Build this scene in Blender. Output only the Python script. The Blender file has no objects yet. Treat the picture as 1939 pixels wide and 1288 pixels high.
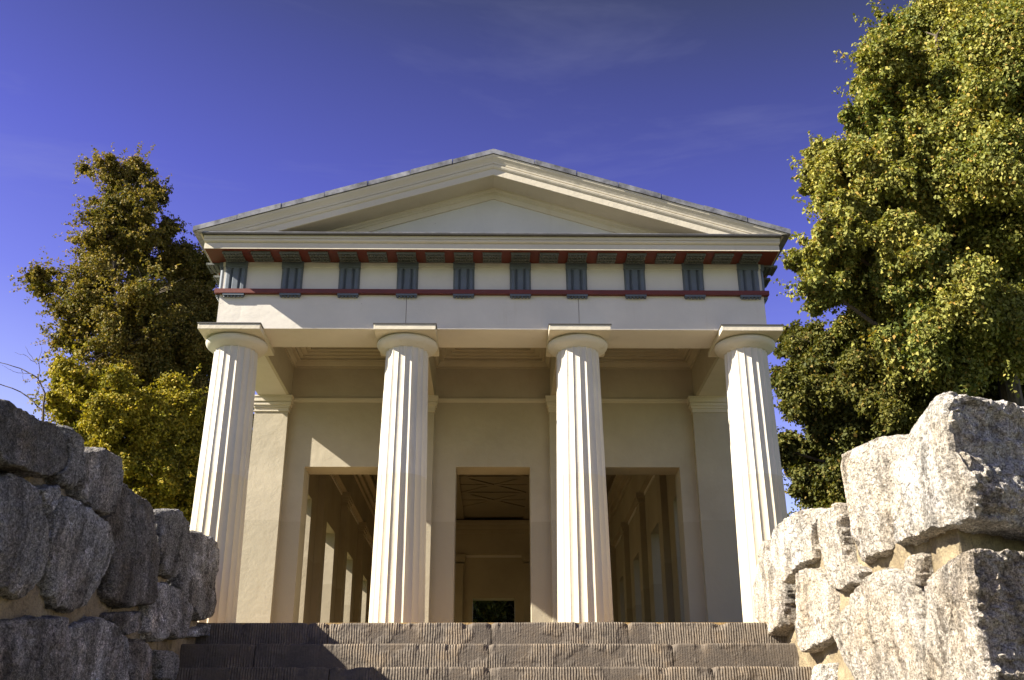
import bpy, bmesh, math, random
import numpy as np
from mathutils import Vector, Matrix, noise

random.seed(7)
rng = np.random.default_rng(11)
SC = bpy.context.scene
COL = SC.collection
R = math.radians

# ------------------------------------------------------------------ helpers
def link(o, parent=None):
    COL.objects.link(o)
    if parent is not None:
        o.parent = parent
    return o

def tag(o, label=None, cat=None, group=None, kind=None):
    if label: o['label'] = label
    if cat: o['category'] = cat
    if group: o['group'] = group
    if kind: o['kind'] = kind
    return o

def empty(name, loc, label, cat):
    o = bpy.data.objects.new(name, None)
    o.location = loc
    o.empty_display_size = 0.3
    link(o)
    tag(o, label, cat)
    return o

def meshobj(name, verts, faces, mat, parent=None, loc=(0, 0, 0), smooth=False):
    me = bpy.data.meshes.new(name)
    me.from_pydata([tuple(v) for v in verts], [], faces)
    if mat: me.materials.append(mat)
    if smooth:
        me.polygons.foreach_set('use_smooth', [True] * len(me.polygons))
    me.update()
    o = bpy.data.objects.new(name, me)
    o.location = loc
    return link(o, parent)

class MB:
    """collects shapes into one mesh"""
    def __init__(s):
        s.v = []; s.f = []
    def add(s, vs, fs):
        b = len(s.v)
        s.v += [tuple(v) for v in vs]
        s.f += [tuple(i + b for i in f) for f in fs]
        return s
    def box(s, x0, x1, y0, y1, z0, z1, ch=0.0):
        if ch <= 0:
            vs = [(x, y, z) for z in (z0, z1) for y in (y0, y1) for x in (x0, x1)]
            s.add(vs, [(0, 2, 3, 1), (4, 5, 7, 6), (0, 1, 5, 4), (2, 6, 7, 3), (0, 4, 6, 2), (1, 3, 7, 5)])
            return s
        bm = bmesh.new()
        bmesh.ops.create_cube(bm, size=1.0)
        for v in bm.verts:
            v.co = Vector(((x0 + x1) / 2 + v.co.x * (x1 - x0), (y0 + y1) / 2 + v.co.y * (y1 - y0), (z0 + z1) / 2 + v.co.z * (z1 - z0)))
        bmesh.ops.bevel(bm, geom=bm.edges[:], offset=ch, segments=2, profile=0.6, affect='EDGES')
        bm.verts.index_update()
        s.add([v.co[:] for v in bm.verts], [[v.index for v in f.verts] for f in bm.faces])
        bm.free()
        return s
    def prism(s, poly, axis, a, b):
        """poly of 2d points extruded along axis from a to b (poly given in the other two axes, cyclic order)"""
        n = len(poly)
        def P(p, t):
            if axis == 'x': return (t, p[0], p[1])
            if axis == 'y': return (p[0], t, p[1])
            return (p[0], p[1], t)
        vs = [P(p, a) for p in poly] + [P(p, b) for p in poly]
        fs = [tuple(range(n)), tuple(range(2 * n - 1, n - 1, -1))]
        for i in range(n):
            j = (i + 1) % n
            fs.append((i, i + n, j + n, j))
        return s.add(vs, fs)
    def tube(s, pts, radii, seg=6):
        pts = [Vector(p) for p in pts]
        rings = []
        for i, p in enumerate(pts):
            d = (pts[min(i + 1, len(pts) - 1)] - pts[max(i - 1, 0)])
            if d.length < 1e-6: d = Vector((0, 0, 1))
            d.normalize()
            a = d.orthogonal().normalized(); b = d.cross(a)
            rings.append([p + (a * math.cos(2 * math.pi * k / seg) + b * math.sin(2 * math.pi * k / seg)) * radii[i] for k in range(seg)])
        vs = [v for r in rings for v in r]
        fs = []
        for i in range(len(pts) - 1):
            for k in range(seg):
                k2 = (k + 1) % seg
                fs.append((i * seg + k, i * seg + k2, (i + 1) * seg + k2, (i + 1) * seg + k))
        fs.append(tuple(range((len(pts) - 1) * seg, len(pts) * seg)))
        return s.add(vs, fs)
    def build(s, name, mat, parent=None, loc=(0, 0, 0), smooth=False):
        o = meshobj(name, s.v, s.f, mat, parent, loc, smooth)
        bm = bmesh.new(); bm.from_mesh(o.data)
        bmesh.ops.recalc_face_normals(bm, faces=bm.faces[:])
        bm.to_mesh(o.data); bm.free()
        return o

def dup(o, loc, parent=None, rot=None):
    """copy of a part and its own sub-parts"""
    c = o.copy(); COL.objects.link(c)
    c.parent = parent if parent is not None else o.parent
    c.location = loc
    if rot is not None: c.rotation_euler = rot
    for ch in list(o.children):
        d = ch.copy(); COL.objects.link(d); d.parent = c
    return c

# ------------------------------------------------------------------ materials
def newmat(name):
    m = bpy.data.materials.new(name); m.use_nodes = True
    nt = m.node_tree
    b = nt.nodes['Principled BSDF']
    return m, nt, b

def nd(nt, t, **kw):
    n = nt.nodes.new(t)
    for k, v in kw.items():
        if k in n.inputs.keys() if hasattr(n, 'inputs') else False:
            n.inputs[k].default_value = v
        else:
            setattr(n, k, v)
    return n

def noise_n(nt, scale, detail=6, rough=0.6, vec=None, dist=0.0):
    n = nt.nodes.new('ShaderNodeTexNoise')
    n.inputs['Scale'].default_value = scale
    n.inputs['Detail'].default_value = detail
    n.inputs['Roughness'].default_value = rough
    n.inputs['Distortion'].default_value = dist
    if vec is not None: nt.links.new(vec, n.inputs['Vector'])
    return n

def ramp(nt, fac, stops):
    r = nt.nodes.new('ShaderNodeValToRGB')
    e = r.color_ramp.elements
    while len(e) < len(stops): e.new(0.5)
    for i, (p, c) in enumerate(stops):
        e[i].position = p
        e[i].color = (*c, 1) if len(c) == 3 else c
    nt.links.new(fac, r.inputs['Fac'])
    return r

def mixc(nt, fac, a, b, mode='MIX'):
    m = nt.nodes.new('ShaderNodeMix'); m.data_type = 'RGBA'; m.blend_type = mode
    for sock, val in ((0, fac), (6, a), (7, b)):
        if hasattr(val, 'links') or hasattr(val, 'is_linked'):
            nt.links.new(val, m.inputs[sock])
        else:
            m.inputs[sock].default_value = val if sock == 0 else ((*val, 1) if len(val) == 3 else val)
    return m.outputs[2]

def bump(nt, h, strength, dist, base=None):
    b = nt.nodes.new('ShaderNodeBump')
    b.inputs['Strength'].default_value = strength
    b.inputs['Distance'].default_value = dist
    nt.links.new(h, b.inputs['Height'])
    if base is not None: nt.links.new(base, b.inputs['Normal'])
    return b.outputs['Normal']

def pos(nt):
    return nt.nodes.new('ShaderNodeNewGeometry').outputs['Position']

def grey(v): return (v, v, v)

def plaster(name, col, dado=None, var=0.075, stain=0.0, bstr=0.35):
    m, nt, b = newmat(name)
    p = pos(nt)
    n1 = noise_n(nt, 1.1, 5, 0.6, p)
    n2 = noise_n(nt, 14, 6, 0.65, p)
    dark = tuple(c * (1 - 2.2 * var) for c in col); lite = tuple(min(0.88, c * (1 + var)) for c in col)
    c = ramp(nt, n1.outputs['Fac'], [(0.3, dark), (0.68, lite)]).outputs['Color']
    c = mixc(nt, ramp(nt, n2.outputs['Fac'], [(0.35, grey(0.0)), (0.75, grey(0.18))]).outputs['Color'], c, tuple(x * 0.86 for x in col))
    if dado:
        sx = nt.nodes.new('ShaderNodeSeparateXYZ'); nt.links.new(p, sx.inputs[0])
        lt = nt.nodes.new('ShaderNodeMath'); lt.operation = 'LESS_THAN'; lt.inputs[1].default_value = 1.54
        nt.links.new(sx.outputs['Z'], lt.inputs[0])
        c = mixc(nt, lt.outputs[0], c, mixc(nt, 0.85, c, tuple(x for x in dado)))
    if stain > 0:   # rust-brown drip stains and dots
        mp = nt.nodes.new('ShaderNodeMapping'); mp.inputs['Scale'].default_value = (9, 9, 0.8)
        nt.links.new(p, mp.inputs['Vector'])
        n3 = noise_n(nt, 1.0, 4, 0.7, mp.outputs[0])
        f = ramp(nt, n3.outputs['Fac'], [(0.6, grey(0)), (0.8, grey(stain))]).outputs['Color']
        c = mixc(nt, f, c, (col[0] * 0.72, col[1] * 0.62, col[2] * 0.45))
    vo = nt.nodes.new('ShaderNodeTexVoronoi'); vo.inputs['Scale'].default_value = 5.5
    nt.links.new(p, vo.inputs['Vector'])
    spot = ramp(nt, vo.outputs['Distance'], [(0.018, grey(0.55)), (0.035, grey(0))]).outputs['Color']
    c = mixc(nt, spot, c, (0.16, 0.11, 0.07))
    nt.links.new(c, b.inputs['Base Color'])
    b.inputs['Roughness'].default_value = 0.75
    b.inputs['Specular IOR Level'].default_value = 0.25
    n4 = noise_n(nt, 6, 8, 0.62, p)
    n5 = noise_n(nt, 60, 4, 0.6, p)
    nn = bump(nt, n4.outputs['Fac'], bstr, 0.02)
    nn = bump(nt, n5.outputs['Fac'], bstr * 0.5, 0.004, nn)
    nt.links.new(nn, b.inputs['Normal'])
    return m

def paint(name, col, rough=0.55, var=0.15):
    m, nt, b = newmat(name)
    p = pos(nt)
    n1 = noise_n(nt, 5, 6, 0.65, p)
    c = ramp(nt, n1.outputs['Fac'], [(0.3, tuple(x * (1 - var) for x in col)), (0.7, tuple(x * (1 + var) for x in col))]).outputs['Color']
    n2 = noise_n(nt, 22, 5, 0.7, p)
    f = ramp(nt, n2.outputs['Fac'], [(0.66, grey(0)), (0.72, grey(0.5))]).outputs['Color']
    c = mixc(nt, f, c, tuple(x * 0.6 + 0.12 for x in col))
    nt.links.new(c, b.inputs['Base Color'])
    b.inputs['Roughness'].default_value = rough
    nt.links.new(bump(nt, n2.outputs['Fac'], 0.2, 0.004), b.inputs['Normal'])
    return m

def granite(name, base, stain, amp=1.0, lo=0.8, hi=1.15, dk=0.16, lich=1.25):
    m, nt, b = newmat(name)
    tc = nt.nodes.new('ShaderNodeTexCoord').outputs['Object']
    p = pos(nt)
    big = noise_n(nt, 2.2, 6, 0.6, p)
    mid = noise_n(nt, 9, 8, 0.7, p)
    fine = noise_n(nt, 62, 6, 0.78, p)
    fine2 = noise_n(nt, 150, 3, 0.7, p)
    c = ramp(nt, fine.outputs['Fac'], [(0.34, tuple(x * dk for x in base)), (0.45, tuple(x * 0.7 for x in base)), (0.54, tuple(x * 1.25 for x in base)), (0.66, tuple(min(0.85, x * 2.3) for x in base))]).outputs['Color']
    c2 = ramp(nt, fine2.outputs['Fac'], [(0.38, grey(0.35)), (0.5, grey(1.0)), (0.64, grey(1.45))]).outputs['Color']
    c = mixc(nt, 0.85, c, c2, 'MULTIPLY')
    c = mixc(nt, ramp(nt, big.outputs['Fac'], [(0.45, grey(0)), (0.7, grey(0.6))]).outputs['Color'], c, mixc(nt, 1.0, c, tuple(x / max(base) * 1.1 for x in stain), 'MULTIPLY'))
    c = mixc(nt, ramp(nt, mid.outputs['Fac'], [(0.55, grey(0)), (0.68, grey(0.7))]).outputs['Color'], c, mixc(nt, 1.0, c, (0.33, 0.31, 0.29), 'MULTIPLY'))
    mps = nt.nodes.new('ShaderNodeMapping'); mps.inputs['Scale'].default_value = (7, 7, 1.6); mps.inputs['Rotation'].default_value = (0.15, 0, 0)
    nt.links.new(p, mps.inputs['Vector'])
    stk = noise_n(nt, 1.0, 7, 0.7, mps.outputs[0])
    c = mixc(nt, 0.9, c, ramp(nt, stk.outputs['Fac'], [(0.36, grey(0.38)), (0.5, grey(0.95)), (0.66, grey(1.35))]).outputs['Color'], 'MULTIPLY')
    blot = noise_n(nt, 5.0, 8, 0.75, p, 0.8)
    c = mixc(nt, ramp(nt, blot.outputs['Fac'], [(0.56, grey(0)), (0.63, grey(0.85))]).outputs['Color'], c, mixc(nt, 1.0, c, (0.25, 0.225, 0.20), 'MULTIPLY'))
    pale = noise_n(nt, 3.1, 7, 0.72, p, 0.5)
    c = mixc(nt, ramp(nt, pale.outputs['Fac'], [(0.52, grey(0)), (0.62, grey(0.8))]).outputs['Color'], c, mixc(nt, 1.0, c, tuple(min(2.2, x) for x in (lich, lich, lich * 1.06)), 'MULTIPLY'))
    oi = nt.nodes.new('ShaderNodeObjectInfo')
    tint = ramp(nt, oi.outputs['Random'], [(0.0, (lo, lo * .96, lo * .9)), (0.5, (1.0, 0.98, 0.95)), (1.0, (hi * .96, hi * .98, hi))]).outputs['Color']
    c = mixc(nt, 1.0, c, tint, 'MULTIPLY')
    nt.links.new(c, b.inputs['Base Color'])
    b.inputs['Roughness'].default_value = 0.8
    b.inputs['Specular IOR Level'].default_value = 0.35
    h1 = noise_n(nt, 16, 9, 0.72, p)
    vo = nt.nodes.new('ShaderNodeTexVoronoi'); vo.inputs['Scale'].default_value = 34
    nt.links.new(p, vo.inputs['Vector'])
    nn = bump(nt, h1.outputs['Fac'], 1.0 * amp, 0.09)
    nn = bump(nt, vo.outputs['Distance'], 0.8 * amp, 0.02, nn)
    nn = bump(nt, fine.outputs['Fac'], 0.9 * amp, 0.022, nn)
    nt.links.new(nn, b.inputs['Normal'])
    return m

def mortar_mat():
    m, nt, b = newmat('lime_mortar')
    p = pos(nt)
    n1 = noise_n(nt, 3, 6, 0.6, p); n2 = noise_n(nt, 30, 6, 0.7, p)
    c = ramp(nt, n1.outputs['Fac'], [(0.3, (0.24, 0.175, 0.095)), (0.7, (0.50, 0.41, 0.25))]).outputs['Color']
    c = mixc(nt, ramp(nt, n2.outputs['Fac'], [(0.5, grey(0)), (0.75, grey(0.5))]).outputs['Color'], c, (0.24, 0.19, 0.12))
    nt.links.new(c, b.inputs['Base Color']); b.inputs['Roughness'].default_value = 0.9
    n3 = noise_n(nt, 90, 5, 0.75, p); n4 = noise_n(nt, 11, 7, 0.7, p)
    c = mixc(nt, ramp(nt, n3.outputs['Fac'], [(0.36, grey(0.75)), (0.5, grey(0))]).outputs['Color'], c, (0.12, 0.09, 0.06))
    c = mixc(nt, ramp(nt, n4.outputs['Fac'], [(0.5, grey(0)), (0.66, grey(0.7))]).outputs['Color'], c, (0.16, 0.12, 0.075))
    nt.links.new(c, b.inputs['Base Color'])
    nt.links.new(bump(nt, n4.outputs['Fac'], 0.9, 0.05, bump(nt, n3.outputs['Fac'], 0.8, 0.02)), b.inputs['Normal'])
    return m

def step_mat():
    m, nt, b = newmat('tooled_sandstone')
    p = pos(nt)
    # vertical chisel grooves: noise stretched along z, high frequency along x
    mp = nt.nodes.new('ShaderNodeMapping'); mp.inputs['Scale'].default_value = (62, 5.0, 4.2)
    nt.links.new(p, mp.inputs['Vector'])
    g = noise_n(nt, 1.0, 3, 0.6, mp.outputs[0], 0.4)
    wv = nt.nodes.new('ShaderNodeTexWave'); wv.wave_type = 'BANDS'; wv.bands_direction = 'X'
    wv.inputs['Scale'].default_value = 14.0; wv.inputs['Distortion'].default_value = 3.0
    wv.inputs['Detail'].default_value = 2; wv.inputs['Detail Scale'].default_value = 0.6
    nt.links.new(p, wv.inputs['Vector'])
    patch = noise_n(nt, 2.4, 4, 0.55, p)
    pm = ramp(nt, patch.outputs['Fac'], [(0.44, grey(0.10)), (0.53, grey(1.0))]).outputs['Color']
    gm = nt.nodes.new('ShaderNodeMath'); gm.operation = 'MULTIPLY'
    ad = nt.nodes.new('ShaderNodeMath'); ad.operation = 'ADD'
    wm = nt.nodes.new('ShaderNodeMath'); wm.operation = 'MULTIPLY'; wm.inputs[1].default_value = 0.5
    nt.links.new(wv.outputs['Fac'], wm.inputs[0])
    nt.links.new(g.outputs['Fac'], ad.inputs[0]); nt.links.new(wm.outputs[0], ad.inputs[1])
    nt.links.new(ad.outputs[0], gm.inputs[0]); nt.links.new(pm, gm.inputs[1])
    n1 = noise_n(nt, 4, 7, 0.7, p); n2 = noise_n(nt, 50, 5, 0.7, p)
    c = ramp(nt, n1.outputs['Fac'], [(0.3, (0.075, 0.06, 0.045)), (0.5, (0.155, 0.122, 0.088)), (0.62, (0.18, 0.13, 0.08)), (0.78, (0.32, 0.26, 0.195))]).outputs['Color']
    c = mixc(nt, ramp(nt, n2.outputs['Fac'], [(0.45, grey(0)), (0.75, grey(0.55))]).outputs['Color'], c, (0.30, 0.24, 0.17))
    c = mixc(nt, ramp(nt, gm.outputs[0], [(0.35, grey(0.5)), (0.8, grey(0.0))]).outputs['Color'], c, (0.05, 0.04, 0.032))
    nt.links.new(c, b.inputs['Base Color']); b.inputs['Roughness'].default_value = 0.82
    nn = bump(nt, gm.outputs[0], 0.9, 0.018)
    nn = bump(nt, n2.outputs['Fac'], 0.5, 0.01, nn)
    nt.links.new(nn, b.inputs['Normal'])
    return m

def metal_mat():
    m, nt, b = newmat('weathered_zinc')
    p = pos(nt)
    n1 = noise_n(nt, 7, 7, 0.7, p)
    c = ramp(nt, n1.outputs['Fac'], [(0.35, (0.08, 0.08, 0.085)), (0.6, (0.24, 0.24, 0.25)), (0.75, (0.38, 0.38, 0.38))]).outputs['Color']
    nt.links.new(c, b.inputs['Base Color']); b.inputs['Roughness'].default_value = 0.5
    b.inputs['Metallic'].default_value = 0.35
    return m

def ground_mat(name, c0, c1, sc):
    m, nt, b = newmat(name)
    p = pos(nt)
    n1 = noise_n(nt, sc, 8, 0.7, p); n2 = noise_n(nt, 0.3, 4, 0.6, p)
    c = ramp(nt, n1.outputs['Fac'], [(0.3, c0), (0.7, c1)]).outputs['Color']
    c = mixc(nt, ramp(nt, n2.outputs['Fac'], [(0.4, grey(0)), (0.7, grey(0.4))]).outputs['Color'], c, c0)
    nt.links.new(c, b.inputs['Base Color']); b.inputs['Roughness'].default_value = 0.95
    nt.links.new(bump(nt, n1.outputs['Fac'], 0.8, 0.02), b.inputs['Normal'])
    return m

def leaf_mat(name, stops, patch_stops, trans=0.35):
    m = bpy.data.materials.new(name); m.use_nodes = True
    nt = m.node_tree; nt.nodes.clear()
    out = nt.nodes.new('ShaderNodeOutputMaterial')
    geo = nt.nodes.new('ShaderNodeNewGeometry')
    c = ramp(nt, geo.outputs['Random Per Island'], stops).outputs['Color']
    pn = noise_n(nt, 0.8, 4, 0.6, geo.outputs['Position'])
    pc = ramp(nt, pn.outputs['Fac'], patch_stops).outputs['Color']
    c = mixc(nt, 0.5, c, pc)
    bs = nt.nodes.new('ShaderNodeBsdfPrincipled')
    bs.inputs['Roughness'].default_value = 0.62
    bs.inputs['Specular IOR Level'].default_value = 0.15
    nt.links.new(c, bs.inputs['Base Color'])
    tr = nt.nodes.new('ShaderNodeBsdfTranslucent')
    tcol = mixc(nt, 1.0, c, (1.15, 1.15, 0.45), 'MULTIPLY')
    nt.links.new(tcol, tr.inputs['Color'])
    mx = nt.nodes.new('ShaderNodeMixShader'); mx.inputs[0].default_value = trans
    nt.links.new(bs.outputs[0], mx.inputs[1]); nt.links.new(tr.outputs[0], mx.inputs[2])
    nt.links.new(mx.outputs[0], out.inputs['Surface'])
    return m

def bark_mat():
    m, nt, b = newmat('bark')
    p = pos(nt)
    mp = nt.nodes.new('ShaderNodeMapping'); mp.inputs['Scale'].default_value = (9, 9, 1.6)
    nt.links.new(p, mp.inputs['Vector'])
    n1 = noise_n(nt, 2, 7, 0.7, mp.outputs[0])
    c = ramp(nt, n1.outputs['Fac'], [(0.35, (0.035, 0.027, 0.02)), (0.7, (0.14, 0.105, 0.075))]).outputs['Color']
    nt.links.new(c, b.inputs['Base Color']); b.inputs['Roughness'].default_value = 0.9
    nt.links.new(bump(nt, n1.outputs['Fac'], 0.8, 0.03), b.inputs['Normal'])
    return m

M = dict(
    wall=plaster('cream_plaster', (0.405, 0.355, 0.265), dado=(0.335, 0.295, 0.215), stain=0.25),
    trim=plaster('cream_trim', (0.55, 0.495, 0.39), var=0.05, stain=0.3),
    column=plaster('white_column_plaster', (0.53, 0.49, 0.415), dado=(0.50, 0.44, 0.325), var=0.06, stain=0.7, bstr=0.3),
    arch=plaster('pale_architrave_plaster', (0.575, 0.535, 0.47), var=0.05, stain=0.35),
    tymp=plaster('grey_tympanum_plaster', (0.53, 0.515, 0.455), var=0.05, stain=0.2),
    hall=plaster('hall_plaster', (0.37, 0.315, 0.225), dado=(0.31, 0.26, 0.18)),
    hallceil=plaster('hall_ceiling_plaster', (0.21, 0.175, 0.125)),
    red=paint('oxide_red_paint', (0.105, 0.0155, 0.005)),
    grey=paint('slate_grey_paint', (0.085, 0.10, 0.118)),
    mut=paint('olive_grey_paint', (0.085, 0.09, 0.08)),
    zinc=metal_mat(),
    dark=paint('dark_sheet_metal', (0.06, 0.055, 0.05)),
    shadegranite=granite('granite_shade_tone', (0.27, 0.265, 0.26), (0.19, 0.14, 0.08), 1.0, 0.55, 1.7, 0.10, 2.0),  # same granite on both walls; this darker base has the shade painted in
    sungranite=granite('granite_sunlit_tone', (0.60, 0.55, 0.48), (0.5, 0.42, 0.31), 1.0, .9, 1.12, 0.22),  # lit copy of that granite, sun brightness painted into its base colour
    mortar=mortar_mat(), step=step_mat(), bark=bark_mat(),
    floor=ground_mat('sandstone_floor', (0.28, 0.18, 0.07), (0.38, 0.255, 0.105), 9),
    gravel=ground_mat('gravel', (0.06, 0.046, 0.03), (0.12, 0.092, 0.06), 40),
    grass=ground_mat('grass', (0.045, 0.07, 0.018), (0.10, 0.125, 0.04), 30),
)

# ------------------------------------------------------------------ camera
CAM = Vector((0.0361, -10.0, -1.2036))
_p, _y, _r = R(22.734321), R(0.96492), R(0.176475)
rt = Vector((math.cos(_y), -math.sin(_y), 0))
fw = Vector((math.sin(_y) * math.cos(_p), math.cos(_y) * math.cos(_p), math.sin(_p)))
up = Vector((-math.sin(_y) * math.sin(_p), -math.cos(_y) * math.sin(_p), math.cos(_p)))
r2 = rt * math.cos(_r) - up * math.sin(_r)
u2 = rt * math.sin(_r) + up * math.cos(_r)
cd = bpy.data.cameras.new('camera'); cam = bpy.data.objects.new('camera', cd); COL.objects.link(cam)
mw = Matrix((( r2.x, u2.x, -fw.x, CAM.x), (r2.y, u2.y, -fw.y, CAM.y), (r2.z, u2.z, -fw.z, CAM.z), (0, 0, 0, 1)))
cam.matrix_world = mw
cd.sensor_width = 36; cd.sensor_fit = 'HORIZONTAL'; cd.lens = 1933.68 / 1939 * 36
cd.clip_start = 0.05; cd.clip_end = 3000
SC.camera = cam

# ------------------------------------------------------------------ light
SUN = Vector((1.0, 0.31, -0.745)).normalized()
sd = bpy.data.lights.new('sun', 'SUN'); so = bpy.data.objects.new('sun', sd); COL.objects.link(so)
so.rotation_euler = SUN.to_track_quat('-Z', 'Y').to_euler()
sd.energy = 5.0; sd.angle = R(0.5); sd.color = (1.0, 0.93, 0.80)
w = bpy.data.worlds.new('World'); SC.world = w; w.use_nodes = True
nt = w.node_tree
bg = nt.nodes['Background']
sky = nt.nodes.new('ShaderNodeTexSky'); sky.sky_type = 'NISHITA'; sky.sun_disc = False
elev = math.asin(-SUN.z)
sky.sun_elevation = elev
sky.sun_rotation = math.atan2(-SUN.x, -SUN.y)      # azimuth measured from +Y towards +X
sky.altitude = 800; sky.air_density = 1.25; sky.dust_density = 0.4; sky.ozone_density = 8.0
hs = nt.nodes.new('ShaderNodeHueSaturation')
hs.inputs['Hue'].default_value = 0.54; hs.inputs['Saturation'].default_value = 0.93; hs.inputs['Value'].default_value = 1.0
nt.links.new(sky.outputs[0], hs.inputs['Color'])
# clear autumn sky: paler towards the horizon, duller overhead
tcw = nt.nodes.new('ShaderNodeTexCoord')
dt = nt.nodes.new('ShaderNodeVectorMath'); dt.operation = 'DOT_PRODUCT'; dt.inputs[1].default_value = (0.10, 0.0, 1.0)
nt.links.new(tcw.outputs['Generated'], dt.inputs[0])
sr = ramp(nt, dt.outputs['Value'], [(0.0, (0.62, 0.58, 0.36)), (0.12, (1.0, 0.93, 0.62)), (0.22, (1.25, 1.18, 0.86)), (0.37, (0.66, 0.64, 0.76)), (0.49, (0.45, 0.45, 0.62)), (0.60, (0.33, 0.345, 0.40)), (0.68, (0.27, 0.29, 0.205)), (0.9, (0.29, 0.31, 0.24))])
wn = noise_n(nt, 2.2, 6, 0.62, None, 0.6)
wm_ = nt.nodes.new('ShaderNodeMapping'); wm_.inputs['Rotation'].default_value = (0, 0, 0.5); wm_.inputs['Scale'].default_value = (0.7, 1.4, 4.5)
nt.links.new(tcw.outputs['Generated'], wm_.inputs['Vector']); nt.links.new(wm_.outputs[0], wn.inputs['Vector'])
wisp = ramp(nt, wn.outputs['Fac'], [(0.52, grey(0.0)), (0.85, grey(0.22))]).outputs['Color']
skc = mixc(nt, 1.0, hs.outputs[0], sr.outputs['Color'], 'MULTIPLY')
skc = mixc(nt, 1.0, skc, (1.75, 1.75, 1.7), 'MULTIPLY')
skc = mixc(nt, wisp, skc, (2.6, 2.7, 4.1))
nt.links.new(skc, bg.inputs['Color'])
bg.inputs['Strength'].default_value = 0.05
SC.view_settings.view_transform = 'Standard'; SC.view_settings.look = 'None'
SC.view_settings.exposure = 1.75; SC.view_settings.gamma = 1.0
SC.cycles.max_bounces = 10; SC.cycles.diffuse_bounces = 6

# ------------------------------------------------------------------ ground
GZ = -2.45
def gh(x, y):
    if y > -0.5 and abs(x) < 3.05: return -0.15
    if abs(x) < 3.05 and y > -5.0: return GZ
    t = min(1, max(0, (y + 5.0) / 1.0))
    return GZ + t * (GZ * -1 - 0.35)
xs = [-900, -200, -60, -30, -15, -9, -6, -4.2, -3.6, -3.08, -3.04, -1.5, 0, 1.5, 3.04, 3.08, 3.6, 4.2, 6, 9, 15, 30, 60, 200, 900]
ys = [-900, -200, -60, -30, -14, -10, -7, -6, -5.02, -4.6, -4.3, -4.02, -3, -2, -1, -0.45, -0.40, 2, 5, 9, 13, 18, 30, 60, 200, 900]
gv = [(x, y, gh(x, y)) for y in ys for x in xs]
nx = len(xs)
gf = [(j * nx + i, j * nx + i + 1, (j + 1) * nx + i + 1, (j + 1) * nx + i) for j in range(len(ys) - 1) for i in range(nx - 1)]
tag(meshobj('ground', gv, gf, M['grass']), kind='structure')
tag(meshobj('path', [(-9, -60, GZ + .004), (9, -60, GZ + .004), (9, -5.0, GZ + .004), (-9, -5.0, GZ + .004)], [(0, 1, 2, 3)], M['gravel']), kind='structure')

# ------------------------------------------------------------------ temple
T = empty('temple', (0, 0, 0), 'cream classical temple with four fluted columns and a low pediment above the stairs', 'building')
ZB, YB, XA = 3.11, 2.23, 2.94     # architrave underside, porch back wall, half width
YR = 13.15                        # rear face
COLX = [-2.765, -0.925, 0.92, 2.745]

# floor slab
MB().box(-3.15, 3.15, -0.56, 13.4, -0.2, 0.0).build('floor', M['floor'], T)

# --- columns
def fluted():
    nf, sg, nz = 20, 8, 22
    vs, fs = [], []
    H = 2.94
    for k in range(nz + 1):
        t = k / nz
        rr = 0.274 - (0.274 - 0.228) * (t ** 1.18)
        for i in range(nf * sg):
            u = (i % sg) / sg
            a = 2 * math.pi * i / (nf * sg)
            q = rr - rr * 0.066 * (1 - (2 * u - 1) ** 2) ** 0.85
            wob = 0.0016 * noise.noise((a * 6, k * 0.7, 3.3))
            q += wob
            vs.append((q * math.cos(a), q * math.sin(a), H * t))
    n = nf * sg
    for k in range(nz):
        for i in range(n):
            j = (i + 1) % n
            fs.append((k * n + i, k * n + j, (k + 1) * n + j, (k + 1) * n + i))
    return vs, fs
def lathe(prof, seg=72):
    vs, fs = [], []
    for r, z in prof:
        for i in range(seg):
            a = 2 * math.pi * i / seg
            vs.append((r * math.cos(a), r * math.sin(a), z))
    for k in range(len(prof) - 1):
        for i in range(seg):
            j = (i + 1) % seg
            fs.append((k * seg + i, k * seg + j, (k + 1) * seg + j, (k + 1) * seg + i))
    return vs, fs
cv, cf = fluted()
col0 = meshobj('column', cv, cf, M['column'], T, (COLX[0], 0.255, 0))
ev, ef = lathe([(0.20, 2.925), (0.236, 2.934), (0.246, 2.94), (0.25, 2.944), (0.285, 2.958), (0.308, 2.975), (0.323, 2.996), (0.328, 3.015), (0.324, 3.03), (0.312, 3.040), (0.295, 3.046)])
meshobj('echinus', ev, ef, M['column'], col0, smooth=True)
MB().box(-0.325, 0.325, -0.395, 0.37, 3.046, 3.106, 0.004).build('abacus', M['trim'], col0)
MB().box(-0.333, 0.333, -0.403, -0.259, 3.1065, 3.116).build('abacus_flashing', M['dark'], col0)
for x in COLX[1:]: dup(col0, (x, 0.255, 0), rot=(0, 0, random.uniform(-.05, .05)) if False else None)

# --- architrave in three blocks with open joints over the inner columns
b = MB()
jx = [-XA, -0.93, 0.925, XA]
for i in range(3):
    b.box(jx[i] + (0.003 if i else 0), jx[i + 1] - (0.003 if i < 2 else 0), 0.0, 0.51, ZB, 3.506)
b.box(-XA + .05, XA - .05, 0.02, 0.49, ZB + .02, 3.5)
b.build('architrave', M['arch'], T)
# upper walls along sides and rear, carried over the porch corners (side architrave + frieze)
for s in (-1, 1):
    x0, x1 = sorted((s * XA, s * 2.585))
    MB().box(x0, x1, 0.512, YR - .002, ZB, 3.506).build('side_architrave', M['arch'], T)
    MB().box(x0, x1, 0.512, YR - .002, 3.508, 3.896).build('side_frieze', M['arch'], T)
MB().box(-2.58, 2.58, YR - 0.35, YR, ZB, 3.896).build('rear_entablature', M['arch'], T)
# frieze (front): metope plane
b = MB()
b.box(-XA, XA, 0.006, 0.51, 3.508, 3.896)
b.box(-XA + .002, XA - .002, -0.008, 0.0055, 3.842, 3.894)
b.build('frieze', M['arch'], T)
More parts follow.
